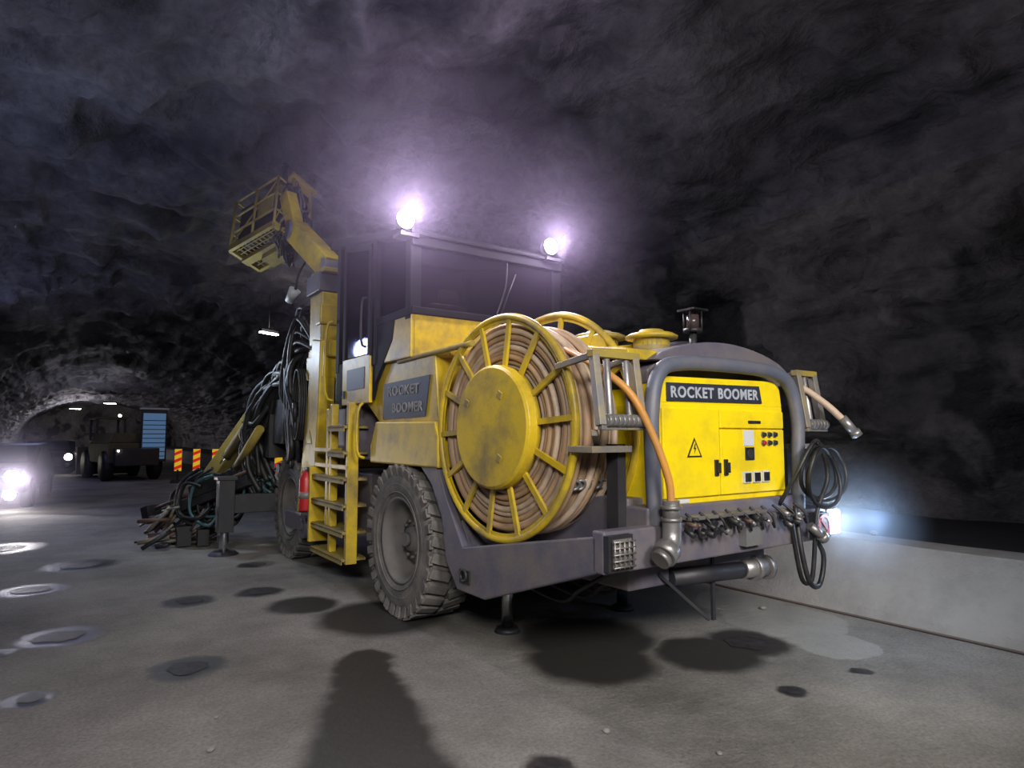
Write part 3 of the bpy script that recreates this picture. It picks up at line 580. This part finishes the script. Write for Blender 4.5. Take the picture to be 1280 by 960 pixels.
mk('platform_canopy',mb,[YELD,DGR],bk)
mb=MB().bb((.05,-.6,.3),(.35,-.4,1.1),0).bb((.1,-.68,.75),(.33,-.6,1.0),1).bb((-.3,-.5,.1),(-.05,.2,.75),1).bb((-.28,.2,.1),(.2,.5,.9),1).bb((-.2,-.3,.6),(.1,.1,1.0),0)
random.seed(21)
for i in range(56): 
    o=lambda s=.12:random.uniform(-s,s)
    mb.tube([(.15+o(),-.5+o(),1.15+o()),(.05+o(.32),-.64+o(),.8+o()),(.1+o(.32),-.64+o(),.35+o()),(.05+o(.3),-.5+o(),.0+o()),(.25+o(.2),-.3,-.2+o())],.019,6,mi=random.choice([2,2,0,1]))
mb.cyl((-.15,-.5,1.1),(-.15,-.5,1.45),.06,n=14,mi=2); mb.cyl((-.15,-.5,1.45),(-.15,-.5,1.5),.08,n=14,mi=1)
mk('control_console',mb,[GDE,DGR,BLK],bk)
mb=MB().cyl((-1.25,3.3,3.55),(-1.3,3.42,3.4),.08,.05,n=14,mi=1).tube([(-1.1,3.2,4.0),(-1.2,3.3,3.8),(-1.25,3.3,3.55)],.015,6); mk('hanging_lamp_head',mb,[BLK,WHT],RIG)
# ------------------------------------------------------------ hoses, booms
random.seed(11)
mb=MB()
o=lambda s=.12:(random.random()-.5)*2*s
for i in range(48):
    mb.tube([(-1.0+o(),2.8+o(),2.9+o(.3)),(-1.15+o(),3.15+o(),3.0+o(.3)),(-1.2+o(),3.45+o(.2),2.4+o(.3)),(-1.2+o(.1),3.2+o(.2),1.7+o(.25)),(-1.1+o(),3.5+o(.2),1.3+o(.2))],.026+.018*random.random(),7)
for i in range(76):
    mb.tube([(-1.0+o(),3.3+o(),2.35+o(.2)),(-1.2+o(),3.8+o(),2.4+o(.2)),(-1.3+o(.18),4.25+o(.18),2.05+o(.3)),(-1.45+o(.15),4.6+o(.22),1.5+o(.3)),(-1.3+o(),4.4+o(.2),.9+o(.3))],.028+.02*random.random(),7)
mb.bb((-1.1,3.1,1.5),(-.7,3.6,2.6)); mb.bb((-1.3,3.5,1.5),(-1.0,4.2,2.1)); mb.bb((-1.35,4.0,1.3),(-1.1,4.5,1.9))
mk('hydraulic_hose_bundle',mb,BLK,RIG)
mb=MB()
for i in range(4): mb.tube([(-1.22-.02*i,2.95+.16*math.cos(a)+.02*i,2.0+.45*math.sin(a)) for a in [j*math.pi/5 for j in range(10)]],.014,6,sub=3,closed=True)
mk('coiled_hose',mb,BLK,RIG)
mb=MB().cyl((-1.35,4.1,2.2),(-1.7,5.0,1.3),.07,n=16,mi=0).cyl((-1.7,5.0,1.3),(-1.85,5.3,.95),.04,n=16,mi=1); mb.cyl((-1.5,3.9,1.7),(-1.62,4.7,1.15),.06,n=16,mi=0)
mk('boom_cylinder',mb,[YELD,CHR],RIG)
def boom(pts,wd,nm='drill_boom'):
    mb=MB()
    for a,b,w_ in zip(pts[:-1],pts[1:],wd):
        mb.beam(a,b,w_,w_*1.1,0); mb.cyl(V(b)-V((w_*.7,0,0)),V(b)+V((w_*.7,0,0)),w_*.6,n=20,mi=1)
        off=V((0,0,w_*.85)); mb.cyl(V(a)+off,(V(a)+V(b))/2+off,.05,n=12,mi=1); mb.cyl((V(a)+V(b))/2+off,V(b)+off*.7,.03,n=10,mi=2)
    return mk(nm,mb,[YELD,DGR,CHR],RIG,bevel=.01)
boom([(-.7,3.2,1.9),(-1.3,4.5,2.1),(-1.9,5.45,.85)],(.24,.2)); boom([(.6,3.2,1.9),(.9,5.0,1.9),(1.0,6.4,1.0)],(.26,.2)); boom([(0,3.2,1.7),(-.2,5.2,1.7),(-.4,6.6,1.0)],(.26,.2))
def feed(a,b):
    a=V(a);b=V(b);mb=MB(); d=(b-a).normalized(); s_=d.cross(V((0,0,1))).normalized(); u=s_.cross(d)
    mb.beam(a,b,.16,.07,0); mb.beam(a+u*.07+s_*.06,b+u*.07+s_*.06,.03,.08,1); mb.beam(a+u*.07-s_*.06,b+u*.07-s_*.06,.03,.08,1)
    mb.cyl(a+u*.17,b+u*.17,.025,n=10,mi=3); mb.beam(a+d*.3+u*.17,a+d*1.1+u*.17,.2,.18,2); mb.beam(b-d*.15+u*.1,b+u*.1,.28,.25,2)
    mb.tube([a+d*.4+u*.2,a+d*.8+u*.35,a+d*1.5+u*.3,b-d*.5+u*.1],.025,7,mi=2)
    return mk('feed_beam',mb,[DGR,DGR,BLK,RST],RIG,bevel=.004)
feed((-1.5,4.3,.95),(-2.55,6.0,.3)); feed((-1.2,4.6,.7),(-2.2,6.5,.3)); feed((.9,4.9,1.1),(1.0,8.5,.7)); feed((-.4,5.0,1.1),(-.5,8.2,.6))
random.seed(5)
mb=MB()
for i in range(60):
    x=-2.05+(random.random()-.5)*.8; y=5.4+(random.random()-.5)*1.0; a=random.uniform(1.9,2.9); L=random.uniform(.2,.5); z=random.uniform(.05,.6)
    mb.cyl((x,y,z),(x+L*math.cos(a),y+L*math.sin(a)*.6,max(.04,z-random.random()*.4)),random.uniform(.015,.035),n=8,mi=random.choice([0,1,1,2]))
mb.bb((-2.3,5.1,0.02),(-2.12,5.3,.3),1); mb.bb((-2.05,5.0,.02),(-1.9,5.2,.25),1); mb.bb((-2.6,5.8,.02),(-2.3,6.0,.12),0)
mk('drill_tool_cluster',mb,[RST,DGR,GDE],RIG)
mb=MB()
for i in range(32):
    x=-1.5-.55*random.random(); y=4.8+random.random()*.8
    mb.tube([(x,y,.85+.35*random.random()),(x-.2,y+.2,.9),(x-.25,y+.2,.5),(x-.05,y-.1,.3+.2*random.random()),(x+.15,y,.6)],.022,7,mi=random.choice([0,0,0,0,0,1]))
for i in range(3): mb.tube([(-1.25,4.2,1.0-.1*i),(-1.5,4.5,1.15-.1*i),(-1.5,4.6,.6),(-1.2,4.3,.55+.05*i)],.018,7,mi=1)
mk('drill_hose_bundle',mb,[BLK,paint('teal_hose',(.04,.12,.14),(.05,.05,.05),.5,.5)],RIG)
# ------------------------------------------------------------ marker boards
mb=MB(); mb.bb((-.11,-.015,.4),(.11,.015,1.15),0)
for i in range(3):
    z=.42+.25*i
    mb.prism([(-.11,z),(.11,z+.1),(.11,z+.21),(-.11,z+.11)],'y',-.018,.018,1)
mb.bb((-.03,-.03,.06),(.03,.03,.45),2); mb.bb((-.18,-.3,0),(.18,.3,.09),2)
SGY=emit('reflective_yellow_glow',(.9,.6,.02),.5); SGR=emit('reflective_red_glow',(.8,.02,.01),.5)  # stripes are no lamps; a faint glow is added to their colour
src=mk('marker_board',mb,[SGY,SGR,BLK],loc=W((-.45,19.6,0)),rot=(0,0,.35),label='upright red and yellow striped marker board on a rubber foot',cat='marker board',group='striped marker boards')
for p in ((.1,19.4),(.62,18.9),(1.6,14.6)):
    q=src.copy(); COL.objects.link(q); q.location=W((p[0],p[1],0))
# ------------------------------------------------------------ far machines
ld=empty('wheel_loader',None,W((-1.75,22.4,0)),(0,0,TH+rad(10)),label='dusty dark yellow wheel loader with pale blue raised rear panel',cat='wheel loader'); ld.scale=(.78,.78,.9)
YF=paint('grimy_yellow_paint',(.12,.09,.035),(.04,.035,.03),.9,.7)
mb=MB().bb((-1.1,-1.2,.7),(1.1,2.6,1.5),0).bb((-.9,-1.6,.6),(.9,-1.2,1.3),1).prism([(-1.1,1.5),(-.9,1.9),(.4,1.9),(.5,1.5)],'y',-1.0,2.2,0); mk('loader_body',mb,[YF,DGR],ld,bevel=.04)
mb=MB().bb((-.9,2.2,1.4),(.4,3.6,1.6),1)
for x,y in ((-.85,2.25),(.35,2.25),(-.85,3.5),(.35,3.5)): mb.bb((x-.05,y-.05,1.6),(x+.05,y+.05,2.5),1)
mb.bb((-.95,2.1,2.5),(.45,3.7,2.6),0); mk('loader_cab',mb,[YF,DGR],ld,bevel=.02)
mb=MB().bb((.15,-1.35,.75),(1.25,-1.22,2.85),0).bb((.22,-1.37,.85),(1.18,-1.35,2.7),1).bb((.1,-1.4,2.85),(1.3,-1.15,2.92),2)
for i in range(9): mb.bb((.22,-1.38,.95+.18*i),(1.18,-1.37,.98+.18*i),0)
mk('cooler_panel',mb,[DGR,emit('glowing_blue_panel',(.1,.2,.36),.45),WHT],ld,bevel=.01)  # blue glow put into the panel colour, no lamp behind it
src=None
for x,y in ((-1.0,-.5),(1.0,-.5),(-1.0,3.0),(1.0,3.0)):
    if src is None: src=mk('loader_wheel',MB().rev([(0,.1),(.25,.1),(.3,.2),(.5,.22),(.6,.15),(.6,-.15),(.5,-.22),(0,-.2)],(0,0,0),(1,0,0),28,0),BLK,ld,(x,y,.6))
    else: q=src.copy(); COL.objects.link(q); q.location=(x,y,.6)
mk('loader_lamp',MB().cyl((.5,3.9,2.7),(.5,3.85,2.7),.06),LAMPW,ld); mk('loader_lamp',MB().cyl((-.8,-1.62,1.2),(-.8,-1.66,1.2),.03),LAMPW,ld)
mk('loader_bucket',MB().prism([(3.9,.1),(5.0,.05),(5.0,.15),(4.1,.3),(4.0,1.0),(4.4,1.3),(3.9,1.3)],'x',-1.3,1.3).bb((-.3,2.6,.8),(-.1,4.0,1.0)).bb((.1,2.6,.8),(.3,4.0,1.0)),YF,ld)
def car(loc,rz,label,mt,hz=False):
    c=empty('car',None,loc,(0,0,rz),label=label,cat='car')
    mb=MB(); n=[(-2.2,.35),(-2.25,.7),(-2.0,.88),(-1.0,.98),(-.4,1.38),(.9,1.42),(1.7,1.02),(2.15,.98),(2.2,.4)]
    mb.prism(n,'x',-.88,.88); mk('car_body',mb,mt,c,bevel=.08)
    mk('windscreen',MB().add([(-.72,-.98,1.0),(.72,-.98,1.0),(.62,-.44,1.36),(-.62,-.44,1.36)],[(0,1,2,3)]),LBL,c,(0,-.02,.02))
    for s_ in (-1,1):
        mk('side_window',MB().prism([(-.85,1.0),(-.38,1.33),(.85,1.36),(1.4,1.03)],'x',s_*.885-.004,s_*.885+.004),CAR,c)
        h=mk('headlight',MB().rev([(0,.05),(.1,.04),(.14,0)],(0,0,0),(0,-1,0),16),HEAD if hz else LAMPW,c,(s_*.65,-2.25,.72))
        mk('fog_lamp',MB().rev([(0,.03),(.09,.02),(.11,0)],(0,0,0),(0,-1,0),16),HEAD if hz else BLK,c,(s_*.62,-2.24,.34))
        if hz and s_>0: halo(h,(0,-.2,-.15),1.6,.34,(.85,.78,1),1.2)
        for y in (-1.35,1.35): mk('car_wheel',MB().rev([(0,.06),(.2,.06),(.22,.1),(.32,.1),(.33,.05),(.33,-.1),(0,-.1)],(0,0,0),(s_,0,0),24),BLK,c,(s_*.82,y,.33))
    mk('grille',MB().bb((-.4,-2.27,.5),(.4,-2.2,.7)),BLK,c); return c
car(W((-5.0,14.6,0)),TH-rad(6),'dark car facing with bright headlights on',CAR,True)
car(W((-4.2,30,0)),TH,'dark parked car farther down the tunnel',CAR)
for (x,y,z,L) in ((1.6,16.2,5.0,1.2),(-1.5,42,3.7,.8),(-3.2,50,3.6,.8)):
    mk('tunnel_lamp',MB().bb((-.35,-.06,-.05),(.35,.06,.05),0).bb((-.34,-.075,-.09),(.34,.065,-.05),1).cyl((0,0,.05),(0,0,L),.015,n=6,mi=0),[DGR,LAMPW],loc=W((x,y,z)),rot=(0,0,TH+.5),label='small bright luminaire hanging under the rock ceiling',cat='lamp',group='tunnel ceiling lamps')
# ------------------------------------------------------------ lights
def light(name,kind,loc,power,color=(1,1,1),size=.1,target=None,spot=None,blend=.5):
    l=D.lights.new(name,kind); l.energy=power; l.color=color
    if kind=='AREA': l.size=size
    else: l.shadow_soft_size=size
    if spot: l.spot_size=rad(spot); l.spot_blend=blend
    o=D.objects.new(name,l); COL.objects.link(o); o.location=W(loc)
    if target is not None:
        t=W(target); o.rotation_euler=(t-o.location).to_track_quat('-Z','Y').to_euler()
    return o
for i,(p,e) in enumerate(zip(LP,(330,210))):
    light('lamp_light','SPOT',(p[0],p[1]-.12,p[2]),e,(.97,.91,1),.05,(p[0]-.7,p[1]-1.1,p[2]+.15),172,.8)
    light('lamp_light','POINT',(p[0],p[1]-.2,p[2]+.02),55,(.9,.78,1),.05)
light('ceiling_fill','SPOT',(-.1,.4,4.1),320,(.8,.66,1),.2,(.0,1.6,7),120,1)  # unseen spot added to brighten the rock ceiling above the cab
light('ceiling_fill','SPOT',(-2.2,.8,4.2),170,(.48,.53,1),.2,(-3.6,2.8,7),150,1)  # second added ceiling fill, bluish, floating left of the cab
light('unseen_flood','SPOT',(-6.0,-8.6,4.8),1900,(1,.97,.92),.9,(-.9,-1.0,.8),48,.6)
light('unseen_flood','SPOT',(-2.6,-9.5,4.8),2100,(1,.965,.91),.9,(-.5,-2.3,.8),46,.7)
light('unseen_flood','SPOT',(-1.2,-9.0,4.6),650,(.97,.97,1),.9,(2.4,-1.4,.1),42,.8)  # extra unseen flood added to brighten the kerb
light('corner_light','POINT',(1.45,-2.78,.95),14,(.45,.65,1),.06)
light('front_light','POINT',(-2.3,4.9,2.9),85,(.75,.88,1),.15)
light('front_light','POINT',(-1.6,2.0,4.6),30,(.85,.9,1),.15)
light('far_light','POINT',(-4.5,9,3.6),160,(.4,.48,1),.3)
light('far_light','POINT',(-4.5,20,3.6),90,(.45,.5,1),.3)
light('far_light','POINT',(1.6,16.0,4.7),60,(1,.93,.85),.2)
light('far_light','POINT',(-2,46,2.5),130,(.8,.78,1),.3)
light('far_light','POINT',(-3,66,2.5),500,(.95,.88,1),.3)
light('car_light','SPOT',(-4.4,12.1,.7),190,(1,.92,1),.05,(-4.2,3,.3),80)
light('cab_light','POINT',(-.3,.9,3.3),9,(.8,.85,1),.1)
w_=D.worlds.new('World'); SC.world=w_; w_.use_nodes=True; w_.node_tree.nodes['Background'].inputs[0].default_value=(.35,.4,.6,1); w_.node_tree.nodes['Background'].inputs[1].default_value=.008
cam=D.cameras.new('camera'); cam.lens=22.5; cam.sensor_width=36; cam.clip_end=300
co=D.objects.new('camera',cam); COL.objects.link(co); co.location=(0,0,1.6); co.rotation_euler=(rad(94.65),0,0); SC.camera=co
